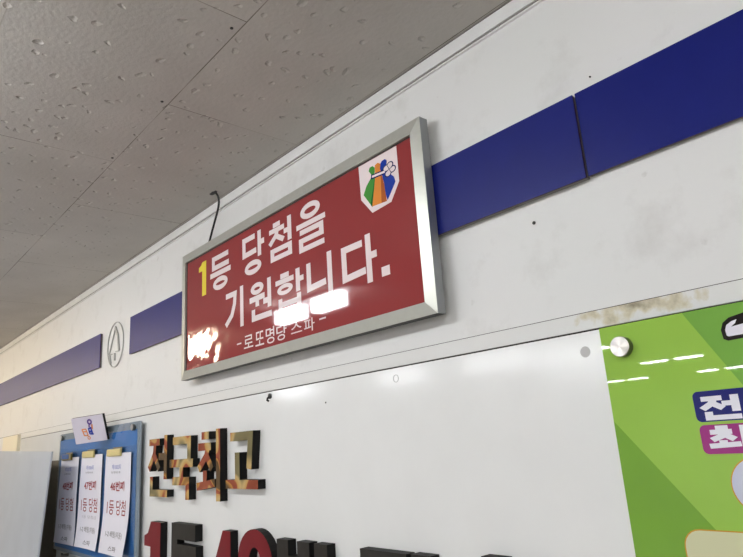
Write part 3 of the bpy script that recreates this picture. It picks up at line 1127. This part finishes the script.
def bolt(c, r, hgt, base, label, group=None, mface=None):
    t = empty('standoff_bolt', (c.x, -base, c.z), label, 'bolt', group)
    MB().lathe_y((c.x, -base - .0001, c.z), [(r * .6, -base + WB if base > WB else 0), (r * .6, 0), (r, 0), (r, hgt - .0008)], 48).build('barrel', M_STEEL_SIDE, t)
    # cap in its own frame so that the radial brushing turns about its centre
    mb = MB().lathe_y((0, 0, 0), [(r - .0001, 0), (r - .0001, .0002), (r - .0007, .0009)], 48)
    me = bpy.data.meshes.new('cap')
    me.from_pydata(mb.v, [], mb.f)
    me.materials.append(mface or M_RAD)
    o = bpy.data.objects.new('cap', me)
    COL.objects.link(o)
    o.parent = t
    o.location = (0, -(hgt - .0008), 0)
    return t


bolt(W(619.3, 346.5, GO + .010), .0125, .010, GO, 'brushed steel bolt at the top left corner of the green sign')

# ------------------------------------------------------------------ blue notice board with sheets
NO = .024
nx0, nx1 = W(60, 434, NO).x, W(139.6, 421, NO).x
nz1 = (W(139.8, 420.5, NO).z + W(62, 434.5, NO).z) / 2
nz0 = nz1 - .42
nb = empty('notice_board', ((nx0 + nx1) / 2, -WB, nz0), 'blue notice board under clear acrylic, left of the gold letters', 'notice board')
MB().prism(rrect(nx0, nx1, nz0, nz1, .008), -NO + .003, -WB - .012).build('back_plate', mat('frosted_acrylic', (150, 160, 168), 0.25), nb)
MB().box(nx0 + .012, nx1 - .022, -NO + .0022, -NO + .0029, nz0 + .012, W(134, 428, NO).z - .004).build('blue_sheet', M_NBLUE, nb)
MB().prism(rrect(nx0, nx1, nz0, nz1, .008), -NO, -NO + .002).build('clear_cover', M_GLASS, nb)
pz1 = W(110, 447.5, NO).z
MB().box(nx0 + .012, nx1 - .012, -NO - .0016, -NO - .0004, nz0 + .03, pz1).build('pocket', M_GLASS, nb)
for (px, py, lab) in ((131.5, 427.4, 'steel bolt in the top right corner of the blue notice board'), (60.8, 438.5, 'dark steel bolt in the top left corner of the blue notice board'),
                      (60.2, 556, 'steel bolt at the lower left of the blue notice board')):
    bolt(W(px, py, NO + .008), .0095, .008, NO, lab, 'bolts of the blue notice board', M_STEEL)

SHEETS = [
    ((61.5, 459), (79.2, 456.2), (55.8, 542.2), 'white paper slip with red print, leftmost of three on the blue notice board', '48번째', '1007회', 1),
    ((82, 455.6), (102.6, 453.8), (76.5, 546.5), 'white paper slip with red print, middle of three on the blue notice board', '47번째', '1006회', 0),
    ((106.2, 454), (131.3, 452), (101, 552.5), 'white paper slip with red print, nearest the gold letters on the notice board', '46번째', '1002회', 0)]
PO2 = NO + .004
for k, (tl, tr, bl, lab, head, num, blue) in enumerate(SHEETS):
    a, b = W(*tl, PO2), W(*tr, PO2)
    x0, x1, z1 = a.x, b.x, (a.z + b.z) / 2
    z0 = W(*bl, PO2 + .006).z
    Hh = z1 - z0

    def sheet_fn(x, z, x0=x0, x1=x1, z1=z1, Hh=Hh, k=k, lift=.0003):
        v = (z1 - z) / Hh
        u = (x - x0) / (x1 - x0)
        y = -PO2 - .010 * v * v - .004 * math.sin(v * 5.2 + k) * v - .0035 * math.sin(u * 3.0 + 2 * v + k) * v
        xx = x - .006 * v * v
        return xx, y - lift
    t = empty('paper_slip', ((x0 + x1) / 2, -PO2, z0), lab, 'paper', 'paper slips on the blue notice board')
    nu, nv = 8, 24
    mb = MB()
    vs = []
    for lift in (0.0, -.0002):
        for j in range(nv + 1):
            for i in range(nu + 1):
                x = x0 + (x1 - x0) * i / nu
                z = z1 - Hh * j / nv
                xx, y = sheet_fn(x, z, lift=lift)
                vs.append((xx, y, z))
    N1 = (nu + 1) * (nv + 1)
    fs = []
    for j in range(nv):
        for i in range(nu):
            p = j * (nu + 1) + i
            fs.append([p, p + 1, p + nu + 2, p + nu + 1])
            fs.append([N1 + p, N1 + p + nu + 1, N1 + p + nu + 2, N1 + p + 1])
    mb.add(vs, fs, True)
    mb.build('sheet', M_PAPER, t, fix=False)
    wdt = x1 - x0

    def txt(s, u0, u1, v0, v1, m, nm, off):
        mm = MB()
        font_text(mm, s, x0 + wdt * u0, x0 + wdt * u1, z1 - Hh * v1, z1 - Hh * v0, 0, off, fn=sheet_fn)
        mm.build(nm, m, t, fix=False)
    txt('제' + num, .28, .62, .115, .165, M_INK_BLUE, 'round_number', .0)
    txt('당첨번호', .26, .62, .185, .205, M_INK_GREY, 'date_line', .0)
    txt(head, .24, .78, .285, .385, M_INK_RED, 'count_text', .028)
    txt('1등 당첨', .14, .86, .47, .62, M_INK_RED, 'prize_text', .006)
    if k == 1:
        txt('1등 당첨금', .22, .84, .655, .69, mat('ink_pale', (180, 178, 186), 0.6), 'amount_line', .0)
    txt('1-2 배팅(자동)', .18, .84, .775, .845, M_INK_GREY, 'method_text', .006)
    txt('스파', .36, .68, .915, .965, M_INK_GREY, 'shop_text', .012)
    # clip
    cz = z1 + .004
    cxx = x0 + wdt * .40
    cw = wdt * .27
    ct = empty('paper_clip', (cxx, -PO2, cz - .014), ['brass clip with a blue sticker holding the leftmost paper slip', 'cream clip holding the middle paper slip', 'cream clip holding the paper slip nearest the gold letters'][k], 'clip', 'clips on the paper slips')
    mb = MB()
    mb.add([(cxx - cw, -PO2 - .0022, cz - .014), (cxx + cw, -PO2 - .0022, cz - .014), (cxx + cw, -PO2 - .009, cz - .011), (cxx - cw, -PO2 - .009, cz - .011),
            (cxx - cw, -PO2 - .0022, cz + .010), (cxx + cw, -PO2 - .0022, cz + .010), (cxx + cw, -PO2 - .009, cz + .008), (cxx - cw, -PO2 - .009, cz + .008)],
           [(0, 1, 2, 3), (3, 2, 6, 7), (7, 6, 5, 4), (0, 4, 5, 1), (0, 3, 7, 4), (1, 5, 6, 2)])
    mb.build('jaw', M_CLIP_D if blue else M_CLIP, ct, .0012)
    mb = MB().box(cxx - cw * .2, cxx + cw * 1.08, -PO2 - .0045, -PO2 - .0022, cz + .0102, cz + .014)
    mb.build('lever', M_CLIP_D, ct, .0006)
    if blue:
        MB().box(cxx - cw * .85, cxx + cw * .6, -PO2 - .0099, -PO2 - .0092, cz - .008, cz + .0085).build('sticker', mat('clip_sticker', (40, 96, 168), 0.4), ct)

# white emblem card standing out from the board, turned towards the viewer and leaning forwards
cw2, ch2 = .0605, .0430
cen = W(89, 430, .080)
CM = Matrix.Translation(cen + Vector((0, 0, .002))) @ Matrix.Rotation(.591, 4, 'Z') @ Matrix.Rotation(.29, 4, 'X') @ Matrix.Rotation(-.061, 4, 'Y')
card = empty('emblem_card', (cen.x, -NO, cen.z - ch2), 'tilted white card with a small orange and blue emblem over the notice board', 'card')


def cbuild(mb, name, m):
    mb.v = [CM @ p for p in mb.v]
    return mb.build(name, m, card)


def cstroke(name, m, pts, w):
    mb = MB()
    L, R = ribbon([Vector((p[0] * cw2, p[1] * ch2)) for p in pts], w)
    mb.prism([tuple(p) for p in L] + [tuple(p) for p in R][::-1], -.0003, -.0001)
    return cbuild(mb, name, m)


def cring(name, m, u, v, ro, ri):
    return cbuild(MB().ringprism(ellipse(u * cw2, v * ch2, ro, ro, 24), ellipse(u * cw2, v * ch2, ri, ri, 24), -.0003, -.0001), name, m)


cbuild(MB().box(-cw2, cw2, 0, .001, -ch2, ch2), 'face', M_CARD)
cbuild(MB().box(-cw2 + .0003, cw2 - .0003, .0011, .012, -ch2 + .0003, ch2 - .0003), 'block', M_BLACK)
cw0 = CM @ Vector((0, .012, 0))
MB().box(cw0.x - .012, cw0.x + .012, cw0.y - .001, -NO - .0018, cw0.z - .012, cw0.z + .012).build('bracket', M_BLACK, card)
cstroke('orange_mark', M_CEMB_O, [(-.46, .06), (-.20, .06)], .004)
cstroke('orange_mark', M_CEMB_O, [(-.40, -.12), (-.16, -.14)], .004)
cstroke('orange_mark', M_CEMB_O, [(-.44, .06), (-.36, -.42), (-.12, -.46)], .004)
cstroke('orange_mark', M_CEMB_O, [(-.20, .06), (-.12, -.46)], .004)
cring('orange_mark', M_CEMB_O, -.10, -.64, .006, .003)
cstroke('orange_mark', M_CEMB_O, [(.24, .36), (.20, -.02)], .006)
cstroke('blue_mark', M_CEMB_B, [(-.06, .04), (.14, .08)], .005)
cstroke('blue_mark', M_CEMB_B, [(-.04, -.18), (.20, -.18)], .006)
cstroke('blue_mark', M_CEMB_B, [(-.02, .06), (.00, -.34)], .005)
cstroke('blue_mark', M_CEMB_B, [(.12, .16), (.16, -.36)], .006)
cstroke('blue_mark', M_CEMB_B, [(.0, -.34), (.24, -.40)], .005)
cring('purple_mark', M_CEMB_P, .12, .56, .0095, .004)
cstroke('purple_mark', M_CEMB_P, [(.06, .36), (.04, .14)], .005)

# ------------------------------------------------------------------ dark brown board and grey-white leaning panel at the left
d0, d1 = W(20, 480, .010).x, W(59.5, 470, .010).x
dz1 = W(56, 460.5, .010).z
tag(MB().box(d0 - .2, d1, -.014, -WB - .0003, .75, dz1).build('brown_board', M_DARKBROWN, None, .001), 'dark brown board on the wall behind the grey panel, left of the notice board', 'board')


tr = W(51.5, 451.6, .12)
roll, lean = math.radians(1.9), math.radians(3.3)     # it leans back against the wall, slightly askew
RM = Matrix.Rotation(-lean, 3, 'X') @ Matrix.Rotation(roll, 3, 'Y')
ax, upl, nrm = RM @ Vector((-1, 0, 0)), RM @ Vector((0, 0, 1)), RM @ Vector((0, -1, 0))
PW, PH, PT = .90, 1.40, .006
corn = [tr, tr + ax * PW, tr + ax * PW - upl * PH, tr - upl * PH]
mb = MB()
mb.add([tuple(p) for p in corn] + [tuple(p - nrm * PT) for p in corn],
       [(0, 1, 2, 3), (7, 6, 5, 4), (0, 4, 5, 1), (1, 5, 6, 2), (2, 6, 7, 3), (3, 7, 4, 0)])
gpn = mb.build('grey_panel', M_GREYPANEL, None, .001)
tag(gpn, 'plain grey-white board leaning against the wall at the lower left photo edge', 'panel')
